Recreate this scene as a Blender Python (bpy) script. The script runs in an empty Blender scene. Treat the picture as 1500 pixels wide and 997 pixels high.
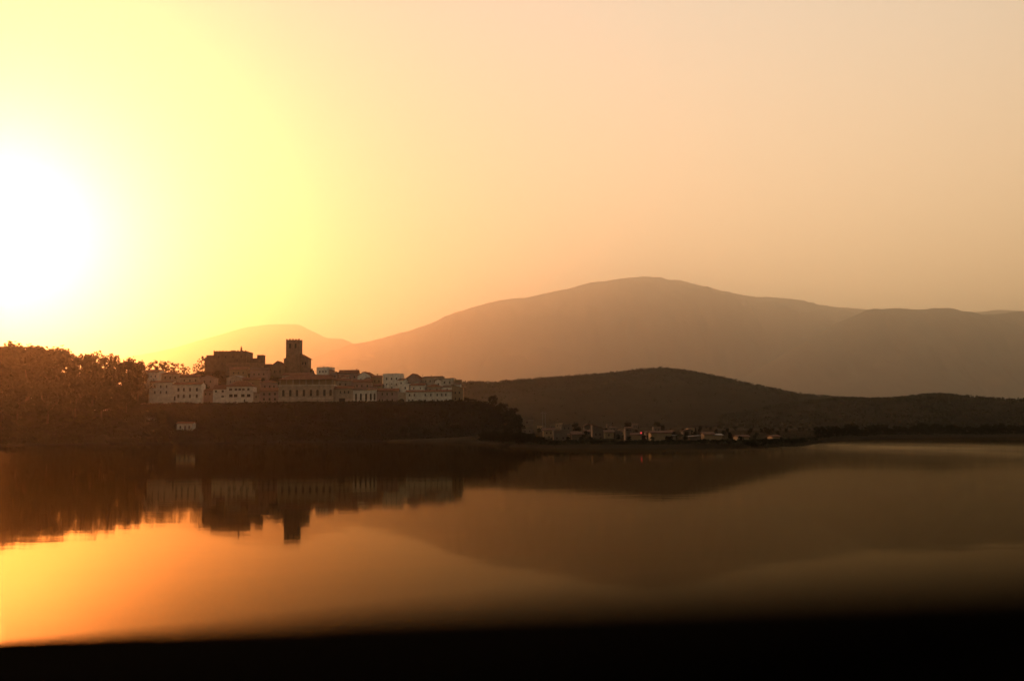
import bpy, bmesh, math, random
from mathutils import Vector, Matrix, noise

R = math.radians
col = bpy.context.scene.collection
sc = bpy.context.scene
random.seed(7)

# ------------------------------------------------------------------ camera
F = 1458.0                       # focal length in pixels of the 1500 px wide photograph
CAM_H = 6.0
PITCH = math.atan(133.5 / F)
ROLL = R(0.54)
cam_d = bpy.data.cameras.new('camera')
cam = bpy.data.objects.new('camera', cam_d)
col.objects.link(cam)
cam_d.sensor_width = 36.0
cam_d.lens = 36.0 * F / 1500.0
cam_d.clip_start = 0.05
cam_d.clip_end = 60000
cam.location = (0, 0, CAM_H)
cam.rotation_euler = (Matrix.Rotation(math.pi / 2 + PITCH, 3, 'X') @ Matrix.Rotation(-ROLL, 3, 'Z')).to_euler()
cam_d.dof.use_dof = True
cam_d.dof.focus_distance = 900
cam_d.dof.aperture_fstop = 0.8
sc.camera = cam
CM = cam.rotation_euler.to_matrix()


def ray(px, py):
    return CM @ Vector(((px - 750) / F, -(py - 498.5) / F, -1.0))


def P(px, py, Y):
    d = ray(px, py)
    return Vector((0, 0, CAM_H)) + d * (Y / d.y)


def U(x, y):                     # photograph column of a ground direction
    return 750 + F * x / max(y, 1.0)


# ------------------------------------------------------------------ sun and sky
SUN = ray(8, 345).normalized()
SUN_EL = math.asin(SUN.z)
SUN_AZ = math.atan2(SUN.x, SUN.y)
sd = bpy.data.lights.new('sun', 'SUN')
sd.energy = 3.2
sd.angle = R(0.5)
sd.color = (1.0, 0.285, 0.07)
so = bpy.data.objects.new('sun', sd)
so.rotation_euler = SUN.to_track_quat('Z', 'Y').to_euler()
col.objects.link(so)

world = bpy.data.worlds.new('World')
sc.world = world
world.use_nodes = True
wt = world.node_tree
wt.nodes.clear()


def nd(t, typ, **kw):
    n = t.nodes.new(typ)
    for k, v in kw.items():
        setattr(n, k, v)
    return n


def mth(t, op, a, b=None, clamp=False):
    n = nd(t, 'ShaderNodeMath', operation=op, use_clamp=clamp)
    for i, v in enumerate((a, b)):
        if v is None:
            continue
        if isinstance(v, (int, float)):
            n.inputs[i].default_value = v
        else:
            t.links.new(v, n.inputs[i])
    return n.outputs[0]


def vscale(t, colr, fac):
    n = nd(t, 'ShaderNodeVectorMath', operation='SCALE')
    if isinstance(colr, tuple):
        n.inputs[0].default_value = colr
    else:
        t.links.new(colr, n.inputs[0])
    if isinstance(fac, (int, float)):
        n.inputs[3].default_value = fac
    else:
        t.links.new(fac, n.inputs[3])
    return n.outputs[0]


def vop(t, op, a, b):
    n = nd(t, 'ShaderNodeVectorMath', operation=op)
    for i, v in enumerate((a, b)):
        if isinstance(v, tuple):
            n.inputs[i].default_value = v
        else:
            t.links.new(v, n.inputs[i])
    return n.outputs['Value'] if op == 'DOT_PRODUCT' else n.outputs[0]


tc = nd(wt, 'ShaderNodeTexCoord')
dirn = vop(wt, 'NORMALIZE', tc.outputs['Generated'], (0, 0, 0))
cosang = vop(wt, 'DOT_PRODUCT', dirn, tuple(SUN))
theta = mth(wt, 'ARCCOSINE', mth(wt, 'MINIMUM', cosang, 0.99999))
sep = nd(wt, 'ShaderNodeSeparateXYZ')
wt.links.new(dirn, sep.inputs[0])
elev = mth(wt, 'MULTIPLY', sep.outputs['Z'], 2.2, clamp=True)


def expo(k):
    return mth(wt, 'POWER', math.e, mth(wt, 'MULTIPLY', theta, -1.0 / R(k)))


def plateau(k):
    q = mth(wt, 'POWER', mth(wt, 'MULTIPLY', theta, 1.0 / R(k)), 4.0)
    return mth(wt, 'POWER', math.e, mth(wt, 'MULTIPLY', q, -1.0))


def gauss(k):
    q = mth(wt, 'MULTIPLY', theta, 1.0 / R(k))
    return mth(wt, 'POWER', math.e, mth(wt, 'MULTIPLY', mth(wt, 'MULTIPLY', q, q), -1.0))


mixc = nd(wt, 'ShaderNodeMix', data_type='RGBA')
mixc.inputs['A'].default_value = (1.52, 0.88, 0.38, 1)      # dusty air near the horizon
mixc.inputs['B'].default_value = (0.92, 0.75, 0.59, 1)      # clearer air higher up
wt.links.new(elev, mixc.inputs['Factor'])
broad = vscale(wt, mixc.outputs['Result'], mth(wt, 'MULTIPLY', mth(wt, 'MULTIPLY', plateau(86), 0.90), mth(wt, 'SUBTRACT', 1.0, mth(wt, 'MULTIPLY', gauss(27), 0.36))))
inner = vscale(wt, (1.0, 0.80, 0.28), mth(wt, 'MULTIPLY', gauss(12), 0.03))
core = vscale(wt, (1.0, 0.95, 0.85), mth(wt, 'MULTIPLY', gauss(3.7), 0.8))
sky = nd(wt, 'ShaderNodeTexSky', sky_type='NISHITA')
sky.sun_disc = False
sky.sun_elevation = SUN_EL
sky.sun_rotation = SUN_AZ
sky.air_density = 1.0
sky.dust_density = 1.0
sky.ozone_density = 1.0
nish = vscale(wt, vop(wt, 'MULTIPLY', sky.outputs[0], (1.0, 0.64, 0.38)), 0.05)
tot = vop(wt, 'ADD', vop(wt, 'ADD', broad, inner), vop(wt, 'ADD', core, nish))
bg = nd(wt, 'ShaderNodeBackground')
wt.links.new(tot, bg.inputs['Color'])
bg.inputs['Strength'].default_value = 1.0
wo = nd(wt, 'ShaderNodeOutputWorld')
wt.links.new(bg.outputs[0], wo.inputs['Surface'])

sc.view_settings.view_transform = 'Standard'
sc.view_settings.look = 'None'
sc.view_settings.exposure = 0.0
sc.view_settings.gamma = 1.0
sc.render.engine = 'CYCLES'
sc.cycles.use_denoising = True
sc.cycles.max_bounces = 6
sc.cycles.diffuse_bounces = 2
sc.cycles.glossy_bounces = 3
sc.cycles.transmission_bounces = 2
sc.cycles.volume_bounces = 1
sc.cycles.caustics_reflective = False
sc.cycles.caustics_refractive = False


# ------------------------------------------------------------------ materials
def mat(name, c, rough=0.95, spec=0.0, var=0.25, scale=0.3, bump=0.0, bscale=2.0, coord='Object', stretch=(1, 1, 1), metallic=0.0):
    m = bpy.data.materials.new(name)
    m.use_nodes = True
    t = m.node_tree
    b = t.nodes['Principled BSDF']
    b.inputs['Roughness'].default_value = rough
    b.inputs['Specular IOR Level'].default_value = spec
    b.inputs['Metallic'].default_value = metallic
    tcn = nd(t, 'ShaderNodeTexCoord')
    mp = nd(t, 'ShaderNodeMapping')
    mp.inputs['Scale'].default_value = stretch
    t.links.new(tcn.outputs[coord], mp.inputs[0])
    n1 = nd(t, 'ShaderNodeTexNoise')
    n1.inputs['Scale'].default_value = scale
    n1.inputs['Detail'].default_value = 6
    n1.inputs['Roughness'].default_value = 0.6
    t.links.new(mp.outputs[0], n1.inputs['Vector'])
    r = nd(t, 'ShaderNodeValToRGB')
    lo = tuple(x * (1 - var) for x in c)
    hi = tuple(min(1, x * (1 + var)) for x in c)
    r.color_ramp.elements[0].position = 0.32
    r.color_ramp.elements[1].position = 0.68
    r.color_ramp.elements[0].color = (*lo, 1)
    r.color_ramp.elements[1].color = (*hi, 1)
    t.links.new(n1.outputs['Fac'], r.inputs[0])
    t.links.new(r.outputs[0], b.inputs['Base Color'])
    if bump:
        n2 = nd(t, 'ShaderNodeTexNoise')
        n2.inputs['Scale'].default_value = bscale
        n2.inputs['Detail'].default_value = 4
        t.links.new(mp.outputs[0], n2.inputs['Vector'])
        bp = nd(t, 'ShaderNodeBump')
        bp.inputs['Strength'].default_value = 0.6
        bp.inputs['Distance'].default_value = bump
        t.links.new(n2.outputs['Fac'], bp.inputs['Height'])
        t.links.new(bp.outputs[0], b.inputs['Normal'])
    return m


def tile_mat(name, c):
    m = mat(name, c, rough=0.85, var=0.35, scale=0.8)
    t = m.node_tree
    b = t.nodes['Principled BSDF']
    tcn = nd(t, 'ShaderNodeTexCoord')
    w = nd(t, 'ShaderNodeTexWave', wave_type='BANDS', bands_direction='X')
    w.inputs['Scale'].default_value = 0.9
    w.inputs['Distortion'].default_value = 0.6
    t.links.new(tcn.outputs['Object'], w.inputs['Vector'])
    bp = nd(t, 'ShaderNodeBump')
    bp.inputs['Distance'].default_value = 0.12
    t.links.new(w.outputs['Fac'], bp.inputs['Height'])
    t.links.new(bp.outputs[0], b.inputs['Normal'])
    return m


M = dict(
    white=mat('white_render', (0.84, 0.76, 0.65), var=0.25, scale=0.35, bump=0.02),
    cream=mat('cream_render', (0.50, 0.40, 0.30), var=0.28, scale=0.35, bump=0.02),
    pink=mat('pink_render', (0.45, 0.31, 0.26), var=0.16, scale=0.25, bump=0.02),
    ochre=mat('ochre_render', (0.40, 0.29, 0.18), var=0.16, scale=0.25, bump=0.02),
    dim=mat('shaded_render', (0.20, 0.155, 0.12), var=0.2, scale=0.25, bump=0.02),  # darker copy of the pale walls, valley shade put into the colour
    stone=mat('old_stone', (0.25, 0.19, 0.14), var=0.3, scale=0.35, bump=0.08, bscale=1.2),
    darkstone=mat('dark_stone', (0.17, 0.13, 0.10), var=0.3, scale=0.3, bump=0.08, bscale=1.0),
    tile=tile_mat('clay_tile', (0.20, 0.09, 0.055)),
    tile2=tile_mat('weathered_tile', (0.15, 0.09, 0.065)),
    pane=mat('window_pane', (0.02, 0.02, 0.022), rough=0.3, spec=0.3, var=0.3),
    frame=mat('painted_wood', (0.16, 0.11, 0.08), rough=0.7, var=0.2),
    metal=mat('grey_metal', (0.18, 0.18, 0.18), rough=0.6, var=0.2),
    roofsheet=mat('pale_roof_sheet', (0.28, 0.25, 0.22), rough=0.9, var=0.12),
    leaf=mat('foliage', (0.030, 0.027, 0.014), rough=0.95, var=0.25, scale=2.5),
    leaf2=mat('olive_foliage', (0.060, 0.052, 0.030), rough=0.95, var=0.4, scale=2.5),
    bark=mat('bark', (0.07, 0.05, 0.035), rough=0.95, var=0.3, scale=3),
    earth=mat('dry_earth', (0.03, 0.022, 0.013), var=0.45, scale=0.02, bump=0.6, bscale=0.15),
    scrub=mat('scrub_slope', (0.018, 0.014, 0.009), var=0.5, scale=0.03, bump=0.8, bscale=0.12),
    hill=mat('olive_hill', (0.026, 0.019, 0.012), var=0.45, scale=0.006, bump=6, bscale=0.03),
    mount=mat('mountain_scrub', (0.06, 0.05, 0.035), var=0.35, scale=0.0015, bump=25, bscale=0.004),
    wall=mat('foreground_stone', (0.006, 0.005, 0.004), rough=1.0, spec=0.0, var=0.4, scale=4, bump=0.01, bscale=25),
)


# ------------------------------------------------------------------ object helpers
def tag(o, label=None, cat=None, group=None, kind=None):
    if label: o['label'] = label
    if cat: o['category'] = cat
    if group: o['group'] = group
    if kind: o['kind'] = kind
    return o


def empty(name, loc, rz=0.0):
    o = bpy.data.objects.new(name, None)
    o.empty_display_size = 0.5
    o.location = loc
    o.rotation_euler = (0, 0, rz)
    col.objects.link(o)
    return o


class MB:
    def __init__(s):
        s.v, s.f, s.m = [], [], []

    def poly(s, pts, m=0):
        i = len(s.v)
        s.v += [tuple(p) for p in pts]
        s.f.append(tuple(range(i, i + len(pts))))
        s.m.append(m)

    def box(s, x0, x1, y0, y1, z0, z1, m=0):
        i = len(s.v)
        s.v += [(x0, y0, z0), (x1, y0, z0), (x1, y1, z0), (x0, y1, z0), (x0, y0, z1), (x1, y0, z1), (x1, y1, z1), (x0, y1, z1)]
        for f in ((0, 3, 2, 1), (4, 5, 6, 7), (0, 1, 5, 4), (1, 2, 6, 5), (2, 3, 7, 6), (3, 0, 4, 7)):
            s.f.append(tuple(i + k for k in f))
            s.m.append(m)

    def hexa(s, b, t, m=0):       # bottom ring and top ring of the same length
        i = len(s.v)
        n = len(b)
        s.v += [tuple(p) for p in b] + [tuple(p) for p in t]
        s.f.append(tuple(i + k for k in reversed(range(n))))
        s.f.append(tuple(i + n + k for k in range(n)))
        s.m += [m, m]
        for k in range(n):
            s.f.append((i + k, i + (k + 1) % n, i + n + (k + 1) % n, i + n + k))
            s.m.append(m)

    def tube(s, p0, p1, r0, r1, n=7, m=0):
        p0, p1 = Vector(p0), Vector(p1)
        q = (p1 - p0).to_track_quat('Z', 'Y')
        ring = lambda c, r: [c + q @ Vector((r * math.cos(2 * math.pi * k / n), r * math.sin(2 * math.pi * k / n), 0)) for k in range(n)]
        s.hexa(ring(p0, r0), ring(p1, r1), m)

    def mesh(s, name, mats):
        me = bpy.data.meshes.new(name)
        me.from_pydata(s.v, [], s.f)
        for mm in (mats if isinstance(mats, (list, tuple)) else [mats]):
            me.materials.append(mm)
        me.polygons.foreach_set('material_index', s.m)
        me.update()
        return me

    def build(s, name, mats, parent=None, loc=None):
        o = bpy.data.objects.new(name, s.mesh(name, mats))
        col.objects.link(o)
        if parent: o.parent = parent
        if loc is not None: o.location = loc
        return o


def inst(name, me, parent=None, loc=(0, 0, 0)):
    o = bpy.data.objects.new(name, me)
    col.objects.link(o)
    if parent: o.parent = parent
    o.location = loc
    return o


def lerp_tab(tab, x):
    if x <= tab[0][0]: return tab[0][1]
    for (a, va), (b, vb) in zip(tab, tab[1:]):
        if x <= b:
            return va + (vb - va) * (x - a) / (b - a)
    return tab[-1][1]


def smooth(t):
    t = max(0.0, min(1.0, t))
    return t * t * (3 - 2 * t)


def fbm(x, y, s, o=5, seed=0.0):
    return noise.fractal(Vector((x / s, y / s, seed)), 0.9, 2.0, o)


def grid_mesh(name, xs_of, ys, zf, m):
    """grid whose rows are depths; xs_of(y) gives the x values of that row"""
    vs, fs = [], []
    n = None
    for y in ys:
        row = xs_of(y)
        n = len(row)
        for x in row:
            vs.append((x, y, zf(x, y)))
    for j in range(len(ys) - 1):
        for i in range(n - 1):
            a = j * n + i
            fs.append((a, a + 1, a + n + 1, a + n))
    me = bpy.data.meshes.new(name)
    me.from_pydata(vs, [], fs)
    me.materials.append(m)
    me.polygons.foreach_set('use_smooth', [True] * len(fs))
    me.update()
    o = bpy.data.objects.new(name, me)
    col.objects.link(o)
    return o


# ------------------------------------------------------------------ ground, water
shore_tab = [(-2200, 640), (0, 690), (560, 690), (690, 560), (740, 400), (800, 345), (1080, 325), (1170, 350), (1225, 520), (1300, 600), (4000, 620)]


def shore(x, y):
    return lerp_tab(shore_tab, U(x, y)) + 8 * fbm(x, 0, 60, 3, 4.0)


def zground(x, y):
    if y < 30:
        return -3.0
    d = y - shore(x, y)
    far = 1.3 + 3.6 * smooth((d - 15) / 240) + 8 * smooth((d - 350) / 1500) + 0.25 * fbm(x, y, 40, 3, 9.0)
    return -3.0 + smooth((d + 12) / 16) * (far + 3.0)


def ys_list(a, b, n, p=1.0):
    return [a + (b - a) * (k / n) ** p for k in range(n + 1)]


yg = [-250, -50, 30] + ys_list(250, 800, 130) + ys_list(830, 44500, 46, 2.1)
gx = lambda y: [(-1 + 2 * k / 360) * min(27500, max(900, abs(y) * 2.0)) for k in range(361)]
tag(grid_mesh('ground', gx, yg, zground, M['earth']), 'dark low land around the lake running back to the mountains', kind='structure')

# water: still lake, with patches the breeze has ruffled
wm = bpy.data.materials.new('lake_water')
wm.use_nodes = True
t = wm.node_tree
t.nodes.clear()
geo = nd(t, 'ShaderNodeNewGeometry')
sp = nd(t, 'ShaderNodeSeparateXYZ')
t.links.new(geo.outputs['Position'], sp.inputs[0])


def patch(cx, cy, rx, ry):
    ax = mth(t, 'DIVIDE', mth(t, 'SUBTRACT', sp.outputs['X'], cx), rx)
    ay = mth(t, 'DIVIDE', mth(t, 'SUBTRACT', sp.outputs['Y'], cy), ry)
    d2 = mth(t, 'ADD', mth(t, 'MULTIPLY', ax, ax), mth(t, 'MULTIPLY', ay, ay))
    return mth(t, 'POWER', math.e, mth(t, 'MULTIPLY', d2, -1.0))


def noise_tex(scale, vec, detail=3.0):
    n = nd(t, 'ShaderNodeTexNoise')
    n.inputs['Scale'].default_value = scale
    n.inputs['Detail'].default_value = detail
    t.links.new(vec, n.inputs['Vector'])
    return n.outputs['Fac']


def mapped(vec, s):
    mp = nd(t, 'ShaderNodeMapping')
    mp.inputs['Scale'].default_value = s
    t.links.new(vec, mp.inputs[0])
    return mp.outputs[0]


pos = geo.outputs['Position']
pat = mth(t, 'ADD', patch(125, 290, 70, 190), 0.0)
pat = mth(t, 'MULTIPLY', pat, mth(t, 'ADD', noise_tex(0.03, mapped(pos, (1, 0.35, 1))), 0.4), clamp=True)
rough = mth(t, 'ADD', mth(t, 'MULTIPLY', pat, 0.085), 0.038)
rip = mth(t, 'ADD', noise_tex(0.5, mapped(pos, (0.35, 1.0, 1)), 4.0), mth(t, 'MULTIPLY', noise_tex(0.06, mapped(pos, (0.5, 1, 1)), 3.0), 3.0))
bp = nd(t, 'ShaderNodeBump')
bp.inputs['Strength'].default_value = 0.5
bp.inputs['Distance'].default_value = 0.008
t.links.new(rip, bp.inputs['Height'])
fr = nd(t, 'ShaderNodeFresnel')
fr.inputs['IOR'].default_value = 1.072
t.links.new(bp.outputs[0], fr.inputs['Normal'])
gl = nd(t, 'ShaderNodeBsdfGlossy')
gl.distribution = 'GGX'
gl.inputs['Color'].default_value = (0.86, 0.73, 0.48, 1)
t.links.new(rough, gl.inputs['Roughness'])
t.links.new(bp.outputs[0], gl.inputs['Normal'])
df = nd(t, 'ShaderNodeBsdfDiffuse')
df.inputs['Color'].default_value = (0.012, 0.007, 0.004, 1)
mx = nd(t, 'ShaderNodeMixShader')
t.links.new(fr.outputs[0], mx.inputs[0])
t.links.new(df.outputs[0], mx.inputs[1])
t.links.new(gl.outputs[0], mx.inputs[2])
out = nd(t, 'ShaderNodeOutputMaterial')
t.links.new(mx.outputs[0], out.inputs['Surface'])
wb = MB()
wb.poly([(-1900, -200, 0), (1900, -200, 0), (1900, 1000, 0), (-1900, 1000, 0)])
tag(wb.build('water', wm), 'still brown lake reflecting the sunset sky and the town', kind='structure')


# ------------------------------------------------------------------ mountains and hills
def ridge(name, label, pts, D, near, far, m, nx=360, ny=60, amp=0.05, ns=900, seed=0.0, u0=None, u1=None, jag=0.0):
    hs = [(U(P(a, b, D).x, D), P(a, b, D).z) for a, b in pts]
    u0 = u0 if u0 is not None else hs[0][0]
    u1 = u1 if u1 is not None else hs[-1][0]

    def zf(x, y):
        # sideways position is measured along the ridge itself, so flanks run straight back
        u = 750 + F * x / D
        h = lerp_tab(hs, u)
        if y <= D:
            s = smooth((y - near) / (D - near)) ** 0.8
        else:
            s = 1 - smooth((y - D) / (far - D))
        k = 4 * s * (1 - s) + 0.12
        r = fbm(x, y, ns, 6, seed)
        g = abs(fbm(x, y * 0.35, ns * 0.5, 4, seed + 5))
        j = jag * h * fbm(x, y, ns * 0.08, 4, seed + 9) if jag else 0
        return -4 + (h + 4) * s + h * amp * k * r * 2 - h * amp * 3 * k * g * (s < 0.97) + j * s
    ys = ys_list(near, D, ny) + ys_list(D, far, 14)[1:]
    o = grid_mesh(name, lambda y: [((u0 + (u1 - u0) * k / nx) - 750) / F * D for k in range(nx + 1)], ys, zf, m)
    o['zf'] = 0
    del o['zf']
    tag(o, label, kind='structure')
    return zf


ridge('mountain', 'faint distant mountain fading into the glow behind the tower',
      [(-200, 560), (0, 552), (120, 538), (200, 524), (240, 518), (270, 511), (310, 498), (345, 487), (370, 480), (400, 476), (440, 476), (455, 484), (480, 496), (505, 498), (515, 502), (526, 510), (600, 545), (680, 600)],
      36000, 26000, 44000, M['mount'], amp=0.04, ns=4500, seed=1.0, ny=36, jag=0.003)
ridge('mountain', 'broad hazy mountain with a rounded summit right of centre',
      [(300, 600), (400, 560), (480, 525), (525, 507), (545, 502), (562, 499), (600, 488), (650, 470), (690, 458), (720, 450), (750, 443), (800, 433), (850, 423), (900, 415), (940, 411), (990, 415), (1040, 426), (1090, 434), (1160, 441), (1200, 450), (1250, 454), (1300, 458), (1350, 463), (1410, 457), (1450, 455), (1480, 458), (1560, 466), (1800, 490), (2100, 560)],
      30000, 19000, 38000, M['mount'], nx=520, amp=0.075, ns=3000, seed=2.0, jag=0.006)
ridge('mountain', 'darker wooded mountain flank at the right edge of the range, left spur shaped after a light shaft edge',
      [(1020, 596), (1100, 548), (1180, 502), (1235, 470), (1270, 456), (1300, 455), (1330, 457), (1365, 456), (1385, 459), (1405, 461), (1440, 461), (1465, 459), (1490, 456), (1520, 455), (1600, 462), (1800, 500), (2000, 560)],  # left spur traces the edge of a light shaft, shade given as shape
      20500, 14500, 26000, M['mount'], nx=360, amp=0.07, ns=2400, seed=3.0, jag=0.006)
hill_pts = [(420, 612), (520, 588), (600, 570), (660, 562), (700, 561), (725, 562), (740, 560), (780, 556), (850, 551), (900, 547), (935, 543), (965, 540.5), (1000, 545), (1050, 555), (1090, 566), (1150, 578), (1200, 583), (1260, 586), (1330, 587), (1400, 592), (1500, 597), (1700, 600), (1900, 612)]
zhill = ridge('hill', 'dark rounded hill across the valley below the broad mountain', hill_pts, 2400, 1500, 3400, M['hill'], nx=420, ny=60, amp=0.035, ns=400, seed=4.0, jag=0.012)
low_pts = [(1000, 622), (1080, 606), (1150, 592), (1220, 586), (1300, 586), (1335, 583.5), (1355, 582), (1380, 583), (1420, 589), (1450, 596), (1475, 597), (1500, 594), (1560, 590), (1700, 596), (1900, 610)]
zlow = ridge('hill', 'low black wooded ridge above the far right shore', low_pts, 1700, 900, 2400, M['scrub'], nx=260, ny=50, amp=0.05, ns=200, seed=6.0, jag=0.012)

# the hill the town stands on
crest_tab = [(-500, 22), (0, 37), (150, 42), (230, 48), (290, 60), (320, 62), (400, 60), (450, 58), (500, 50), (560, 46), (620, 44), (680, 35), (715, 30), (745, 20), (775, 6), (800, -2)]
plat_tab = [(-500, 18), (0, 24), (120, 27), (200, 29.5), (690, 29.5), (720, 27), (745, 20), (768, 8), (785, -1), (800, -3)]


def ztown(x, y):
    u = U(x, y)
    c, p = lerp_tab(crest_tab, u), lerp_tab(plat_tab, u)
    w = fbm(x, y, 45, 5, 12.0)
    if y < 770:
        s = (y - 668 - 6 * fbm(x, 3, 50, 3, 2.0)) / 98
        s = max(0, min(1, s))
        prof = lerp_tab([(0, 0), (0.25, 0.16), (0.55, 0.38), (0.82, 0.72), (0.94, 0.97), (1, 1)], s)
        z = -3 + (p + 3) * prof + w * 3.0 * (s * (1 - s) * 4)
        return min(z, p)
    if y < 786:
        return p
    if y < 862:
        return p + (c - p) * smooth((y - 786) / 76) ** 0.9
    return c + (-3 - c) * smooth((y - 880) / 200)


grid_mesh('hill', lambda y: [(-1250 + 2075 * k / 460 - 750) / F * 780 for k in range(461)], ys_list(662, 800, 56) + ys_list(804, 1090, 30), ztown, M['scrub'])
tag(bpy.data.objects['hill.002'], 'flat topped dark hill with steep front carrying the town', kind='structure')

# ------------------------------------------------------------------ trees
PI2 = 2 * math.pi


def crown_mesh(seed, kind, n=3000, leaf=0.035):
    rnd = random.Random(seed)
    blobs = []
    if kind == 'round':
        for _ in range(38):
            a, zz, rr = rnd.uniform(0, PI2), rnd.uniform(0.22, 0.92), rnd.random() ** 0.6
            w = 0.42 * math.sin(math.pi * min(1, max(0.08, (zz - 0.08) / 0.98))) ** 0.6
            blobs.append((rr * w * math.cos(a), rr * w * math.sin(a), zz, rnd.uniform(0.05, 0.14)))
    elif kind == 'umbrella':
        for _ in range(30):
            a, rr = rnd.uniform(0, PI2), rnd.random() ** 0.6
            blobs.append((rr * 0.5 * math.cos(a), rr * 0.5 * math.sin(a), 0.62 + 0.27 * (1 - rr * rr) + rnd.uniform(-0.14, 0.03), rnd.uniform(0.05, 0.12)))
    elif kind == 'open':
        for _ in range(42):
            a, zz, rr = rnd.uniform(0, PI2), rnd.uniform(0.22, 0.95), rnd.random() ** 0.5
            w = 0.45 * math.sin(math.pi * min(1, (zz - 0.1) / 0.95)) ** 0.5
            blobs.append((rr * w * math.cos(a), rr * w * math.sin(a), zz, rnd.uniform(0.03, 0.085)))
    elif kind == 'cypress':
        for k in range(22):
            zz = 0.05 + 0.93 * k / 21
            w = 0.10 * (1 - zz) ** 0.55
            blobs.append((rnd.uniform(-0.02, 0.02), rnd.uniform(-0.02, 0.02), zz, max(0.02, w)))
    else:                        # bush
        for _ in range(18):
            a, rr = rnd.uniform(0, PI2), rnd.random() ** 0.5
            blobs.append((rr * 0.55 * math.cos(a), rr * 0.55 * math.sin(a), 0.15 + 0.6 * (1 - rr * rr) * rnd.random(), rnd.uniform(0.14, 0.26)))
    b = MB()
    for i in range(n):
        cx, cy, cz, r = blobs[rnd.randrange(len(blobs))]
        d = Vector((rnd.gauss(0, 1), rnd.gauss(0, 1), rnd.gauss(0, 1))).normalized()
        p = Vector((cx, cy, cz)) + d * r * (0.35 + 0.5 * rnd.random() + abs(rnd.gauss(0, 0.28)))
        if p.z < 0.02: p.z = 0.02 + rnd.random() * 0.05
        nrm = (d + Vector((rnd.gauss(0, 0.6), rnd.gauss(0, 0.6), rnd.gauss(0, 0.6)))).normalized()
        q = nrm.to_track_quat('Z', 'Y')
        s = leaf * rnd.uniform(0.6, 1.4)
        a = rnd.uniform(0, PI2)
        b.poly([p + q @ Vector((s * math.cos(a + k * PI2 / 3), s * math.sin(a + k * PI2 / 3), 0)) for k in range(3)])
    return b.mesh(kind + '_crown', M['leaf2'] if kind == 'open' else M['leaf'])


def trunk_mesh(seed, kind):
    rnd = random.Random(seed + 99)
    b = MB()
    top = {'umbrella': 0.62, 'round': 0.45, 'open': 0.5, 'cypress': 0.6, 'bush': 0.3}[kind]
    r0 = 0.028
    b.tube((0, 0, -0.06), (0.01, 0.0, top * 0.5), r0, r0 * 0.75)
    b.tube((0.01, 0, top * 0.5), (0, 0.01, top), r0 * 0.75, r0 * 0.45)
    if kind != 'cypress':
        for k in range(6):
            a = k * 1.1 + rnd.random()
            z0 = top * rnd.uniform(0.5, 0.95)
            L = rnd.uniform(0.22, 0.34)
            e = Vector((math.cos(a) * L, math.sin(a) * L, z0 + L * rnd.uniform(0.5, 0.9)))
            mid = Vector((math.cos(a) * L * 0.5, math.sin(a) * L * 0.5, z0 + L * 0.22))
            b.tube((0, 0, z0), mid, r0 * 0.45, r0 * 0.3, 5)
            b.tube(mid, e, r0 * 0.3, r0 * 0.1, 5)
    return b.mesh(kind + '_trunk', M['bark'])


KINDS = {}
for kind, nvar, n, leaf in (('round', 3, 7000, 0.023), ('umbrella', 2, 4200, 0.026), ('open', 3, 2600, 0.024), ('cypress', 1, 1500, 0.022), ('bush', 2, 1800, 0.06)):
    KINDS[kind] = [(crown_mesh(11 * i + len(kind), kind, n, leaf), trunk_mesh(i, kind)) for i in range(nvar)]
NAMES = {'round': 'broadleaf_tree', 'umbrella': 'stone_pine', 'open': 'open_crowned_tree', 'cypress': 'cypress_tree', 'bush': 'bush'}


def tree(kind, base, h, label, width=1.0, group=None, cat='tree', parts=True):
    cr, tr = random.choice(KINDS[kind])
    o = empty(NAMES[kind], base, random.uniform(0, PI2))
    o.scale = (h * width, h * width, h)
    tag(o, label, cat, group)
    inst('crown', cr, o)
    if parts and kind != 'bush':
        inst('trunk', tr, o)
    return o


def tree_px(kind, px, top, Y, label, width=1.0, base=None, hmin=4, **kw):
    pt = P(px, top, Y)
    zb = base if base is not None else ztown(pt.x, pt.y)
    h = max(hmin, (pt.z - zb) * 0.93)
    return tree(kind, (pt.x, pt.y, zb), h, label, width, **kw)


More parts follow.
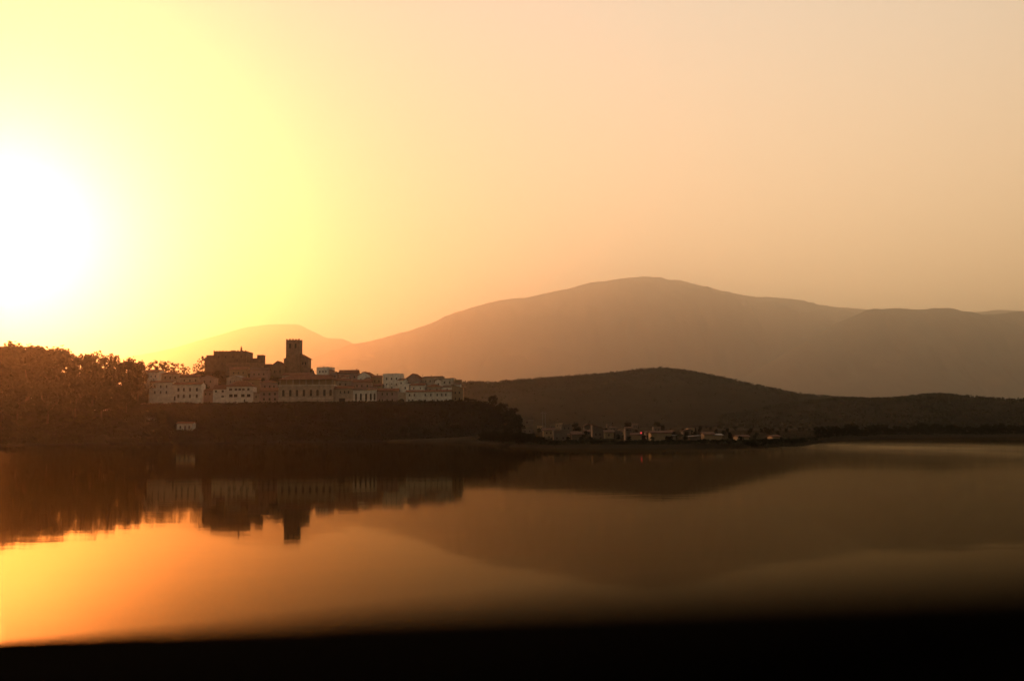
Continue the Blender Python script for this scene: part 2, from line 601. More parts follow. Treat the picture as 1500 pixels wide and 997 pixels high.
# the big trees at the left, against the sun: (kind, column, top, depth, width, label)
left_trees = [
    ('round', -62, 520, 790, 1.3, 'big round tree cut by the left edge of the picture'),
    ('round', -18, 506, 770, 1.2, 'wide dark tree at the far left below the sun glare'),
    ('round', 18, 500, 780, 1.3, 'large dome topped tree left of the highest crown'),
    ('round', 44, 497, 770, 1.35, 'tallest of the big trees at the far left, its crown a smooth dome'),
    ('round', 66, 502, 785, 1.2, 'tree on the right shoulder of the big dome of crowns'),
    ('round', 85, 508, 775, 0.9, 'tree sloping down at the right end of the big dome of crowns'),
    ('open', 97, 507, 772, 0.5, 'thin tree standing alone between the dome and the ragged clump'),
    ('open', 120, 512, 780, 0.62, 'left tree of the ragged clump, small tufted top'),
    ('round', 137, 509.5, 775, 0.85, 'broadest tree of the ragged clump left of the town'),
    ('open', 150, 510, 770, 0.65, 'feathery tree in the middle of the ragged clump'),
    ('open', 162, 512, 778, 0.55, 'right tree of the ragged clump with gaps of sky'),
    ('open', 175, 524, 775, 0.6, 'small see-through tree in the dip right of the ragged clump'),
    ('round', 190, 521, 785, 0.9, 'rounded tree left of the first white houses'),
    ('open', 203, 524, 778, 0.75, 'leaning open tree just left of the first white houses'),
    ('round', 28, 545, 745, 1.0, 'lower round tree in front of the tallest one'),
    ('round', 72, 550, 742, 1.0, 'lower round tree under the right shoulder of the dome'),
    ('round', 112, 548, 748, 1.0, 'lower round tree below the thin lone tree'),
    ('round', 150, 552, 746, 1.0, 'lower round tree under the feathery clump'),
    ('round', 186, 556, 752, 0.9, 'lower round tree beside the end house of the town'),
    ('round', -50, 541, 802, 1.2, 'backmost round tree at the left edge filling the gap under the domes'),
    ('round', -14, 538, 806, 1.2, 'backmost round tree under the far left tree'),
    ('round', 14, 536, 800, 1.2, 'backmost round tree seen between the two leftmost domes'),
    ('round', 40, 537, 808, 1.2, 'backmost round tree behind the tallest one'),
    ('round', 66, 536, 800, 1.2, 'backmost round tree behind the right shoulder of the dome'),
    ('round', 93, 538, 806, 1.1, 'backmost round tree behind the thin lone tree'),
    ('round', 118, 536, 802, 1.1, 'backmost round tree behind the left of the ragged clump'),
    ('round', 143, 537, 806, 1.1, 'backmost round tree behind the middle of the ragged clump'),
    ('round', 168, 540, 800, 1.1, 'backmost round tree behind the right of the ragged clump'),
    ('round', 194, 543, 806, 1.0, 'backmost round tree just left of the hazy pale house'),
    ('round', -18, 552, 745, 1.1, 'lower round tree at the left edge under the domes'),
]
for k, px, top, Y, w, lab in left_trees:
    tree_px(k, px, top, Y, lab, w, group='trees left of the town')
sky_trees = [
    ('open', 216, 528, 850, 0.9, 'small tree behind the pale hazy houses, leftmost of its row'),
    ('open', 234, 526, 850, 0.9, 'twin topped small tree above the long white house'),
    ('open', 246, 527, 853, 1.0, 'bushy small tree right of the twin topped one'),
    ('open', 262, 530, 850, 0.9, 'small tree with a forked top left of the fortress'),
    ('open', 273, 536, 852, 1.0, 'lowest tree of the row left of the fortress'),
    ('open', 288, 531, 848, 0.9, 'bare looking tree against the left wall of the fortress'),
    ('open', 297, 520, 850, 0.7, 'thin tree touching the left corner of the fortress'),
    ('round', 318, 541, 838, 1.1, 'dark tree below the fortress terrace'),
    ('round', 366, 546, 832, 1.0, 'dark tree right below the fortress steps'),
    ('round', 386, 552, 828, 1.0, 'dark tree between the arcaded house and the church'),
    ('round', 398, 556, 815, 0.9, 'tree above the small two storey house beside the palace'),
    ('round', 300, 560, 806, 0.9, 'tree behind the low house left of the arcaded one'),
    ('round', 455, 540, 845, 0.8, 'clump of leaves at the right foot of the church'),
]
for k, px, top, Y, w, lab in sky_trees:
    tree_px(k, px, top, Y, lab, w, group='trees among the upper houses')
for px, top, Y, w, lab in [(690, 583, 778, 1.1, 'small bush like tree past the last house of the town'),
                           (704, 588, 775, 1.0, 'low tree on the hill edge right of the last house')]:
    tree_px('bush', px, top, Y, lab, w, base=26, hmin=3, cat='bush')
for i, (px, top, Y, w, lab) in enumerate([
        (722, 591, 760, 1.1, 'round dark tree at the brow of the hill'),
        (735, 589, 752, 1.2, 'largest round tree on the right brow of the hill'),
        (749, 594, 748, 1.1, 'round tree sloping down at the end of the hill'),
        (757, 604, 742, 1.0, 'dark tree on the right flank of the hill'),
        (750, 614, 735, 1.0, 'dark tree low on the right flank of the hill')]):
    tree_px('round', px, top, Y, lab, w, group='dark trees at the right end of the town hill', hmin=8)


# ------------------------------------------------------------------ buildings
WIN = {}


def window_mesh(w, h, arch, wallmat):
    key = (round(w, 2), round(h, 2), arch, wallmat.name)
    if key in WIN: return WIN[key]
    b = MB()
    b.poly([(-w / 2, 0.22, 0), (w / 2, 0.22, 0), (w / 2, 0.22, h), (-w / 2, 0.22, h)], 0)
    fw = min(0.12, w * 0.1)
    b.box(-w / 2, -w / 2 + fw, 0.14, 0.21, 0, h, 1)
    b.box(w / 2 - fw, w / 2, 0.14, 0.21, 0, h, 1)
    b.box(-w / 2 + fw, w / 2 - fw, 0.14, 0.21, h - fw, h, 1)
    b.box(-w / 2 + fw, w / 2 - fw, 0.14, 0.21, 0, fw, 1)
    b.box(-fw / 2, fw / 2, 0.145, 0.205, fw, h - fw, 1)
    b.box(-w / 2 - 0.12, w / 2 + 0.12, -0.12, -0.003, -0.14, -0.003, 2)
    if arch:
        n = 8
        r = w / 2
        for k in range(n):
            a0, a1 = math.pi * k / n, math.pi * (k + 1) / n
            x0, z0 = r * math.cos(a0), h - r + r * math.sin(a0)
            x1, z1 = r * math.cos(a1), h - r + r * math.sin(a1)
            b.poly([(x0, 0.01, z0), (x0, 0.01, h), (x1, 0.01, h), (x1, 0.01, z1)], 2)
            b.poly([(x0, 0.01, z0), (x1, 0.01, z1), (x1, 0.2, z1), (x0, 0.2, z0)], 2)
    WIN[key] = b.mesh('window', [M['pane'], M['frame'], wallmat])
    return WIN[key]


def body(b, W, H, D, ops, roof, rh):
    """walls of a house in local space: front in the plane y=0 with real recessed openings"""
    xs = sorted({-W / 2, W / 2} | {o[0] for o in ops} | {o[1] for o in ops})
    zs = sorted({0, H} | {o[2] for o in ops} | {o[3] for o in ops})
    for i in range(len(xs) - 1):
        for j in range(len(zs) - 1):
            cx, cz = (xs[i] + xs[i + 1]) / 2, (zs[j] + zs[j + 1]) / 2
            if any(o[0] < cx < o[1] and o[2] < cz < o[3] for o in ops): continue
            b.poly([(xs[i], 0, zs[j]), (xs[i + 1], 0, zs[j]), (xs[i + 1], 0, zs[j + 1]), (xs[i], 0, zs[j + 1])])
    for x0, x1, z0, z1 in ops:
        q = 0.3
        b.poly([(x0, 0, z0), (x0, 0, z1), (x0, q, z1), (x0, q, z0)])
        b.poly([(x1, 0, z1), (x1, 0, z0), (x1, q, z0), (x1, q, z1)])
        b.poly([(x0, 0, z0), (x0, q, z0), (x1, q, z0), (x1, 0, z0)])
        b.poly([(x0, 0, z1), (x1, 0, z1), (x1, q, z1), (x0, q, z1)])
    w = W / 2
    if roof == 'gable':
        for s in (-w, w):
            b.poly([(s, 0, 0), (s, D, 0), (s, D, H), (s, D / 2, H + rh), (s, 0, H)])
        b.poly([(w, D, 0), (-w, D, 0), (-w, D, H), (w, D, H)])
    elif roof == 'front_gable':
        b.poly([(-w, 0, H), (w, 0, H), (0, 0, H + rh)])
        b.poly([(w, D, 0), (-w, D, 0), (-w, D, H), (0, D, H + rh), (w, D, H)])
        for s in (-w, w):
            b.poly([(s, 0, 0), (s, D, 0), (s, D, H), (s, 0, H)])
    elif roof in ('shed_left', 'shed_right'):
        hl, hr = (H, H + rh) if roof == 'shed_left' else (H + rh, H)     # low side named
        b.poly([(-w, 0, H), (w, 0, H), (w, 0, hr + 0.0), (-w, 0, hl + 0.0)][:4] if hl != hr else [])
        b.poly([(w, D, 0), (-w, D, 0), (-w, D, hl), (w, D, hr)])
        b.poly([(-w, D, 0), (-w, 0, 0), (-w, 0, hl), (-w, D, hl)])
        b.poly([(w, 0, 0), (w, D, 0), (w, D, hr), (w, 0, hr)])
    else:
        b.poly([(w, D, 0), (-w, D, 0), (-w, D, H), (w, D, H)])
        for s in (-w, w):
            b.poly([(s, 0, 0), (s, D, 0), (s, D, H), (s, 0, H)])
        b.poly([(-w, 0, H), (w, 0, H), (w, D, H), (-w, D, H)])


def slab(b, p0, p1, p2, p3, th):
    n = (Vector(p1) - Vector(p0)).cross(Vector(p3) - Vector(p0)).normalized()
    if n.z < 0: n = -n
    bot = [Vector(p) + n * 0.02 for p in (p0, p1, p2, p3)]
    b.hexa(bot, [p + n * th for p in bot])


def roof_mesh(b, W, H, D, roof, rh):
    o, th = 0.5, 0.22
    w = W / 2 + o
    if roof == 'gable':
        sl = rh / (D / 2)
        slab(b, (-w, -o, H - sl * o), (w, -o, H - sl * o), (w, D / 2, H + rh), (-w, D / 2, H + rh), th)
        slab(b, (w, D + o, H - sl * o), (-w, D + o, H - sl * o), (-w, D / 2, H + rh), (w, D / 2, H + rh), th)
    elif roof == 'front_gable':
        sl = rh / (W / 2)
        slab(b, (-w, D + o, H - sl * o), (-w, -o, H - sl * o), (0, -o, H + rh), (0, D + o, H + rh), th)
        slab(b, (w, -o, H - sl * o), (w, D + o, H - sl * o), (0, D + o, H + rh), (0, -o, H + rh), th)
    elif roof == 'hip':
        ins = min(D / 2, W / 2) + o
        bot = [(-w, -o, H + 0.02), (w, -o, H + 0.02), (w, D + o, H + 0.02), (-w, D + o, H + 0.02)]
        top = [(-w + ins, D / 2 - 0.2, H + rh), (w - ins, D / 2 - 0.2, H + rh), (w - ins, D / 2 + 0.2, H + rh), (-w + ins, D / 2 + 0.2, H + rh)]
        lip = [(x, y, z + 0.18) for x, y, z in bot]
        b.hexa(bot, lip)
        b.hexa([(x, y, z + 0.002) for x, y, z in lip], top)
    elif roof in ('shed_left', 'shed_right'):
        hl, hr = (H, H + rh) if roof == 'shed_left' else (H + rh, H)
        sl = (hr - hl) / W
        slab(b, (-w, -o, hl - sl * o), (w, -o, hr + sl * o), (w, D + o, hr + sl * o), (-w, D + o, hl - sl * o), th)
    elif roof == 'flat':
        e, hh = 0.3, max(rh, 0.5)
        W2 = W / 2 + 0.06
        b.box(-W2, W2, -0.06, e, H + 0.003, H + hh)
        b.box(-W2, W2, D - e, D + 0.06, H + 0.003, H + hh)
        b.box(-W2, -W2 + e, e, D - e, H + 0.003, H + hh)
        b.box(W2 - e, W2, e, D - e, H + 0.003, H + hh)
        b.box(-W2 + e, W2 - e, e, D - e, H + 0.003, H + 0.1)


SCALE_PX = lambda Y: Y / F


def house(name, label, x0, x1, eave, base, Y, D=10, roof='gable', rh=4, wall='white', rmat='tile', wins=(), doors=(),
          rot=0.0, group='houses of the hill town', cat='house', chimneys=(), aerials=(), sink=5.0, arch=False):
    """x0..x1 facade edges, eave and base rows of the photograph, at depth Y; all turned into metres here"""
    s = SCALE_PX(Y)
    c = P((x0 + x1) / 2, base, Y)
    zt = P((x0 + x1) / 2, eave, Y).z
    W = (x1 - x0) * s / max(0.5, math.cos(rot))
    H = zt - c.z + sink
    rhm = rh * s
    root = empty(name, (c.x, c.y, c.z - sink), rot)
    tag(root, label, cat, group)
    ops, places = [], []
    for wd in wins:
        px, py, ww, wh = wd
        lx = (px - (x0 + x1) / 2) * s
        lz = (base - py) * s + sink
        a = (lx - ww * s / 2, lx + ww * s / 2, lz - wh * s / 2, lz + wh * s / 2)
        if a[0] < -W / 2 + 0.15 or a[1] > W / 2 - 0.15 or a[3] > H - 0.1: 
            a = (max(a[0], -W / 2 + 0.2), min(a[1], W / 2 - 0.2), a[2], min(a[3], H - 0.15))
        if a[1] - a[0] < 0.3 or a[3] - a[2] < 0.3: continue
        ops.append(a)
        places.append(('window', a))
    for px, top, ww in doors:
        lx = (px - (x0 + x1) / 2) * s
        a = (lx - ww * s / 2, lx + ww * s / 2, sink + 0.05, (base - top) * s + sink)
        if a[1] < W / 2 - 0.1 and a[0] > -W / 2 + 0.1:
            ops.append(a)
            places.append(('door', a))
    b = MB()
    body(b, W, H, D, ops, roof, rhm)
    b.build('wall', M[wall], root)
    r = MB()
    roof_mesh(r, W, H, D, roof, rhm)
    ro = r.build('roof', M[wall] if roof == 'flat' else M[rmat], root)
    for kind, a in places:
        me = window_mesh(a[1] - a[0], a[3] - a[2], arch and kind == 'window', M[wall])
        inst(kind, me, root, ((a[0] + a[1]) / 2, 0, a[2]))
    for px, top in chimneys:
        lx = (px - (x0 + x1) / 2) * s
        zt2 = (base - top) * s + sink
        cb = MB()
        cb.box(lx - 0.5, lx + 0.5, D / 2 - 0.5, D / 2 + 0.5, H - 0.2, zt2 - 0.2)
        cb.box(lx - 0.65, lx + 0.65, D / 2 - 0.65, D / 2 + 0.65, zt2 - 0.197, zt2)
        cb.build('chimney', M[wall], ro)
    for px, top in aerials:
        lx = (px - (x0 + x1) / 2) * s
        zt2 = (base - top) * s + sink
        cb = MB()
        cb.tube((lx, D / 2, H), (lx, D / 2, zt2), 0.09, 0.06, 5)
        for q in (0.15, 0.5, 0.85):
            cb.box(lx - 0.7 + q * 0.2, lx + 0.7 - q * 0.2, D / 2 - 0.04, D / 2 + 0.04, zt2 - q - 0.05, zt2 - q + 0.05)
        cb.build('aerial', M['metal'], ro)
    return root


def rows(xs, ys, w, h):
    return [(x, y, w, h) for y in ys for x in xs]


# front row, along the edge of the hill, from the left
house('town_house', 'long white house at the left end of the front row, base wall sloping', 218, 252.5, 560, 584, 778, 11, 'gable', 3, 'white', 'tile2', rows((226.5, 235, 243.5), (566, 574.5), 2.4, 4))
house('town_house', 'white house with pale piers between dark openings, second in the front row', 253, 294.5, 563, 586.5, 777, 11, 'gable', 3.5, 'white', 'tile', rows((261, 269, 278, 288), (570.5, 580), 3, 5), doors=[(255.8, 580, 2.4)])
house('town_house', 'dim low house in the gap between the pier fronted one and the arcaded one', 296, 311, 572, 588, 783, 10, 'gable', 3, 'pink', 'tile', rows((301, 307), (577,), 2, 3))
house('town_house', 'small white house under a dark roof left of the arcaded one', 312, 331.3, 569.5, 588, 777, 11, 'gable', 6, 'white', 'tile', rows((316, 326), (573,), 3, 3) + [(326, 580.5, 4, 2.4)])
house('town_house', 'bright white house with a row of wide openings over an arcade', 331.6, 370, 566, 588.8, 776, 12, 'hip', 9, 'white', 'tile',
      [(337.5, 570.2, 4.6, 3), (345.3, 570.2, 4, 3), (350.8, 570.2, 4, 3), (356.2, 570.2, 4, 3), (363.5, 570.2, 3.4, 3.6)] + rows((338, 345, 355.5, 364), (579.2,), 5.2, 4.2), doors=[(358, 584.6, 2)])
house('town_house', 'narrow low pale annex touching the right side of the arcaded house', 370.3, 379.5, 576, 589, 778, 9, 'shed_right', 2, 'cream', 'tile', [(375, 581, 2, 3)])
house('town_house', 'dim two storey house with four windows left of the palace', 380, 407, 572.5, 589.3, 778, 11, 'gable', 5, 'pink', 'tile', rows((386.5, 394.7, 402.6), (577, 584.5), 2.8, 3.4))
# the palace with tall arched windows
pal = house('palace', 'long palace with eight tall arched windows under a gallery', 407.8, 488, 564.5, 589.5, 776, 16, 'gable', 0.1, 'cream', 'tile',
            rows((414.9, 425.1, 434.8, 445, 455.2, 464.9, 475.1, 484.1), (575.2,), 3.6, 9.5), cat='palace', group=None, arch=True)
for ch in list(pal.children):
    if ch.name.startswith('roof'): bpy.data.objects.remove(ch)
s = SCALE_PX(776)
Hc = (589.5 - 564.5) * s + 5
Wp = (488 - 407.8) * s
g = MB()
g.box(-Wp / 2 - 0.35, Wp / 2 + 0.35, -0.35, 16.2, Hc + 0.003, Hc + 0.45)
g.build('cornice', M['white'], pal)
g = MB()
g.box(-Wp / 2 + 0.3, Wp / 2 - 0.3, 2.6, 15.7, Hc + 0.453, Hc + 4.6)
g.build('gallery_wall', M['ochre'], pal)
for k in range(9):
    g = MB()
    px = 409.5 + k * 9.6
    lx = (px - 447.9) * s
    g.box(lx - 0.35, lx + 0.35, 0.2, 0.9, Hc + 0.455, Hc + 4.15)
    g.box(lx - 0.5, lx + 0.5, 0.05, 1.05, Hc + 4.153, Hc + 4.5)
    g.build('gallery_pillar', M['cream'], pal)
g = MB()
g.box(-Wp / 2 + 0.2, Wp / 2 - 0.2, 0.45, 0.65, Hc + 0.456, Hc + 1.35)
g.build('balustrade', M['ochre'], pal)
g = MB()
roof_mesh(g, Wp, Hc + 4.55, 16, 'hip', 4.2)
g.build('roof', M['tile'], pal)
g = MB()
g.box(-Wp / 2 - 0.12, Wp / 2 + 0.12, -0.14, -0.003, 5 + 3.2, 5 + 3.5)
g.build('string_course', M['white'], pal)

house('town_house', 'plain dim house with a wide dark gateway right of the palace', 488.8, 516.8, 569, 590, 778, 11, 'gable', 4, 'cream', 'tile', rows((498.6, 504.5, 510.2), (574.3,), 2.2, 4), doors=[(501, 583, 9)])
house('town_house', 'white house with tall dark openings between pale pilasters', 517.3, 551.5, 570.5, 590.5, 777, 11, 'gable', 4, 'white', 'tile2', rows((521.5, 528.5, 536.2, 543, 548.6), (581, ), 2.8, 10), arch=True)
house('town_house', 'low white house with scattered small windows right of the pilastered one', 552, 582.5, 572.5, 591.5, 778, 11, 'gable', 4, 'pink', 'tile', rows((560, 567, 574.5), (577, 586), 2, 3.4) + [(556, 586, 2, 3.6)])
house('gatehouse', 'narrow pale gatehouse pierced by one big dark arch', 583, 594.2, 576, 593, 777.5, 9, 'flat', 1.5, 'cream', 'tile', [(588.3, 588.2, 8.6, 9)], cat='gatehouse', group=None, arch=True)
house('town_house', 'longest white house of the front row near its right end', 594.8, 661.5, 573.5, 592.8, 776.5, 12, 'gable', 2.6, 'white', 'tile',
      rows((600, 607, 623, 631, 640.5, 647, 653), (578.2,), 2, 3.6) + rows((599, 604.5, 623, 634, 640.5, 653.5), (586.3,), 2, 3.2), doors=[(614, 585, 2.4), (646.6, 586, 2.4)])
house('town_house', 'last house at the right end of the town, its wall half hidden in shade', 662, 678.5, 568.5, 592.8, 780, 11, 'shed_right', 5, 'ochre', 'tile', rows((667, 673), (575, 584), 2, 3.2), rot=0.0)

# second and upper rows
rr_ = random.Random(21)
U_ = lambda *a, **k: house('town_house', *a, rot=rr_.uniform(-0.38, 0.38), **k)
U_('faint pale house at the upper left, half lost in the sun haze', 208, 233, 545, 562, 812, 10, 'gable', 4, 'white', 'tile2', rows((214, 221, 228), (551,), 2, 3))
U_('faint tawny house between the hazy pale one and the tree row', 236, 262, 548, 562, 815, 10, 'hip', 4, 'cream', 'tile', rows((242, 249, 256), (553,), 2, 3))
U_('low house peeping over the pier fronted one', 264, 291, 552, 565, 808, 10, 'gable', 4, 'cream', 'tile', rows((270, 278, 286), (557,), 2, 3))
U_('pinkish gabled house up the slope below the left corner of the fortress', 293, 314, 553, 570, 808, 10, 'front_gable', 4, 'pink', 'tile', rows((299, 308), (559,), 2, 3))
U_('house with a pale shallow front gable above the arcaded house', 331, 354.5, 553.5, 566, 812, 12, 'front_gable', 4, 'cream', 'roofsheet', rows((337, 343, 349), (559,), 2, 3))
U_('brown house stepping up between the arcaded house and the church', 356, 380, 556, 574, 806, 10, 'gable', 4, 'ochre', 'tile', rows((362, 370), (562,), 2, 3))
U_('dark roofed house right under the gabled hall of the church', 382, 406, 560, 575, 803, 10, 'hip', 4, 'pink', 'tile', rows((388, 395, 401), (566,), 2, 3))
U_('dark house on the terrace below the fortress', 336, 362, 541, 556, 830, 10, 'gable', 4, 'ochre', 'tile', rows((342, 349, 356), (546,), 2, 2.6))
U_('dark house squeezed between terrace and gabled hall', 366, 392, 542, 560, 828, 10, 'gable', 4, 'pink', 'tile2', rows((372, 379, 386), (548,), 2, 2.6))
U_('wide low house directly under the church nave', 412, 456, 549, 562, 818, 10, 'gable', 3.5, 'cream', 'tile', rows((420, 430, 440, 449), (555,), 2, 3))
U_('pale grey block with a flat roof right of the church', 463, 481.5, 538.5, 556, 838, 10, 'flat', 1.0, 'white', 'tile', rows((467.5, 473, 478), (544,), 2, 3), chimneys=[(469, 535.8)])
U_('small lean-to roofed house right of the pale grey block', 482, 494, 546, 560, 832, 9, 'shed_right', 5, 'pink', 'tile', [(486, 551, 2, 3), (490.5, 551, 2, 3)])
U_('house with a low dark roof and a chimney at its right end', 497, 524.5, 546, 562, 828, 10, 'gable', 4.5, 'pink', 'tile', rows((503, 511, 519), (552,), 2.2, 3), chimneys=[(521.5, 539.6)])
U_('greyish gabled house right of the chimneyed one', 523, 543, 550, 565, 822, 10, 'front_gable', 5.5, 'white', 'tile', rows((528, 535), (556,), 2, 3.4), aerials=[(531.6, 542.5)])
U_('tiny house with a dark eave and stub chimney left of the square block', 544, 560, 552.5, 568, 818, 9, 'gable', 3, 'ochre', 'tile', rows((549, 555), (558,), 2, 3), chimneys=[(553.5, 546.8)])
U_('square two storey block with a flat dark edged roof', 560.5, 586, 548, 572.5, 812, 11, 'flat', 1.2, 'white', 'tile', rows((566, 573.5, 581), (554.5, 563), 2, 3.2))
U_('house under the highest pointed gable of the right half of town', 592, 617.5, 556, 572, 815, 12, 'front_gable', 9, 'pink', 'tile', rows((598, 605, 612), (562,), 2, 3), aerials=[(616.5, 548.5)])
U_('long pale house behind the longest white one, small aerial on top', 618, 643.5, 552.5, 572, 813, 11, 'gable', 1.8, 'cream', 'tile2', rows((623, 630, 637), (558, 566), 2, 3), aerials=[(627.5, 548.5)])
U_('pale block with a thin dark overhanging roof near the right end', 646, 665, 555.5, 571, 806, 11, 'shed_left', 2.5, 'white', 'tile', rows((651, 659), (560,), 2, 3))
U_('dark stepped house closing the upper row at the right', 666, 676.5, 557, 572, 800, 9, 'flat', 1.2, 'ochre', 'tile', [(671, 563, 2, 3)], chimneys=[(668, 553.5)])
U_('mid row white house with a brown roof above the palace end', 492, 514, 557.5, 572, 803, 9, 'gable', 4, 'cream', 'tile', rows((498, 506), (563,), 2, 3))
U_('mid row house behind the pilastered one', 517, 544, 559.5, 573, 800, 9, 'gable', 4, 'pink', 'tile', rows((523, 530, 538), (565,), 2, 3))
U_('small white cube of a house left of the gateway arch, mid row', 588.5, 599, 563, 575, 798, 8, 'flat', 1.2, 'white', 'tile', [(593.5, 568, 2.4, 3)])
U_('mid row house with a short pale wall above the longest white one', 601, 622, 564, 575, 797, 9, 'gable', 3, 'white', 'tile', rows((606, 616), (568.5,), 2, 2.6))
U_('mid row house with a hipped roof above the right of the longest white one', 625, 646, 566, 576, 797, 9, 'hip', 4, 'cream', 'tile', rows((630, 640), (570.5,), 2, 2.6))
U_('mid row pale house just under the thin roofed block', 648, 664, 566.5, 576, 795, 8, 'gable', 2.4, 'white', 'tile2', [(655, 570.5, 2, 2.8)])
U_('mid row low house tucked behind the palace roof', 456, 488, 552, 566, 815, 9, 'gable', 3.5, 'pink', 'tile', rows((463, 472, 481), (557,), 2, 2.6))
U_('mid row narrow dim house above the low white one with scattered windows', 547, 559, 565, 575, 798, 8, 'gable', 3, 'ochre', 'tile', [(553, 569, 2, 2.8)])

U_('little pale stepped house wedged above the gateway arch, roof ridge low', 583, 592, 556.5, 566, 806, 8, 'gable', 2.4, 'white', 'tile2', [(587.5, 561, 2, 2.6)])
U_('little pale house in front of the pointed gable', 603, 613, 560.5, 569, 803, 7, 'shed_left', 2, 'white', 'tile2', [(608, 564.5, 2, 2.6)])
U_('little white house tucked between the aerial house and the thin roofed block', 637, 647, 557.5, 568, 804, 8, 'front_gable', 2.6, 'white', 'tile', [(642, 562.5, 2, 2.8)])
U_('little pale cube house below the square block', 569, 579, 563.5, 573, 799, 7, 'flat', 0.8, 'white', 'tile', [(574, 568, 2, 2.8)])
U_('little house with a steep roof right of the chimneyed one, mid slope', 533, 543.5, 556, 567, 808, 8, 'front_gable', 3.6, 'cream', 'tile', [(538, 561, 2, 2.8)])
U_('little pale house above the plain dim one with the gateway', 500, 510, 552, 562, 815, 8, 'gable', 2.6, 'white', 'tile', [(505, 556.5, 2, 2.8)])
U_('small white house at the far right, last of the mid row', 665, 674, 563, 574, 794, 7, 'gable', 2.4, 'white', 'tile2', [(669.5, 568, 2, 2.8)])

# ---- church
Yc = 842
s = SCALE_PX(Yc)
cb = P(433, 552, Yc)
zc = cb.z - 4
Z = lambda py: (552 - py) * s + 4
X = lambda px: (px - 433) * s
church = empty('church', (cb.x, cb.y, zc))
tag(church, 'church with a tall square crenellated tower at the top of the town', 'church')
b = MB()
x0, x1, tw = X(418.4), X(438.4), (438.4 - 418.4) * s
for (xa, xb, za, zb) in ((x0 - 0.5, x1 + 0.5, 0, Z(524)), (x0, x1, Z(524) + 0.002, Z(497.6))):
    b.box(xa, xb, 0, tw, za, zb)
b.box(x0 - 0.6, x1 + 0.6, -0.25, tw + 0.3, Z(524.6), Z(523.8))
tower = b.build('tower', M['stone'], church)
n = 5
for side in range(2):
    for k in range(n):
        m = MB()
        w = tw / (2 * n - 1)
        xa = x0 + 2 * k * w
        y0, y1 = (0.0, 0.7) if side == 0 else (tw - 0.7, tw)
        m.box(xa, xa + w, y0, y1, Z(497.6) + 0.002, Z(495.6 if (k + side) % 3 else 496.0))
        m.build('merlon', M['stone'], tower)
for px in (424.3, 432.5):
    for top, hh in ((503, 6.5), ):
        m = MB()
        lx = X(px)
        m.box(lx - 0.75, lx + 0.75, -0.06, -0.005, Z(top + hh), Z(top), 0)
        m.box(lx - 1.0, lx + 1.0, -0.16, -0.01, Z(top + hh) - 0.35, Z(top + hh) - 0.02, 1)
        m.build('belfry_opening', [M['pane'], M['stone']], tower)
m = MB()
m.box(x0 - 0.1, x1 + 0.1, -0.12, tw + 0.12, Z(500.6), Z(500.1))
m.build('string_course', M['stone'], tower)
m = MB()                                                       # nave to the right of the tower
xa, xb = x1 + 0.52, X(450)
m.hexa([(xa, 1, 0), (xb, 1, 0), (xb, 16, 0), (xa, 16, 0)], [(xa, 1, Z(517.6)), (xb, 1, Z(524.2)), (xb, 16, Z(524.2)), (xa, 16, Z(517.6))])
m.build('nave_wall', M['stone'], church)
m = MB()
slab(m, (xa - 0.1, 0.4, Z(517.6)), (X(451.8), 0.4, Z(525.1)), (X(451.8), 16.6, Z(525.1)), (xa - 0.1, 16.6, Z(517.6)), 0.35)
m.build('nave_roof', M['tile'], church)
m = MB()
m.box(xb + 0.01, X(453.5), 2, 13, 0, Z(538.6))
m.box(X(453.5) + 0.01, X(456.5), 3, 11, 0, Z(541.6))
m.build('apse', M['stone'], church)
m = MB()
m.box(X(414.8), x0 - 0.52, 1.5, 12, 0, Z(525.3))
m.box(X(414.2), x0 - 0.51, 1.2, 12.3, Z(525.3) + 0.002, Z(524.3))
m.build('sacristy', M['stone'], church)
for px, top in ((443, 530), (447, 530)):
    m = MB()
    m.box(X(px) - 0.5, X(px) + 0.5, 0.93, 0.995, Z(top + 4), Z(top))
    m.build('window', M['pane'], church)
house('church_hall', 'gabled dark hall beside the left foot of the church tower', 395.5, 417.5, 537, 556, 838, 14, 'front_gable', 8.6, 'stone', 'tile', rows((402, 410), (544,), 2, 4), cat='hall', group=None)

# ---- fortress on the summit
Yk = 846
s = SCALE_PX(Yk)
kb = P(340, 545, Yk)
ZK = lambda py: (545 - py) * s + 5
XK = lambda px: (px - 340) * s
fort = empty('fortress', (kb.x, kb.y, kb.z - 5))
tag(fort, 'old flat topped fortress of stepped blocks on the summit left of the church', 'fortress')


def block(pname, xa, xb, y0, y1, top, m='darkstone', cap=0.0, par=None):
    q = MB()
    q.box(XK(xa), XK(xb), y0, y1, 0, ZK(top) - cap)
    if cap:
        q.box(XK(xa) - 0.25, XK(xb) + 0.25, y0 - 0.25, y1 + 0.25, ZK(top) - cap + 0.003, ZK(top))
    return q.build(pname, M[m], par or fort)


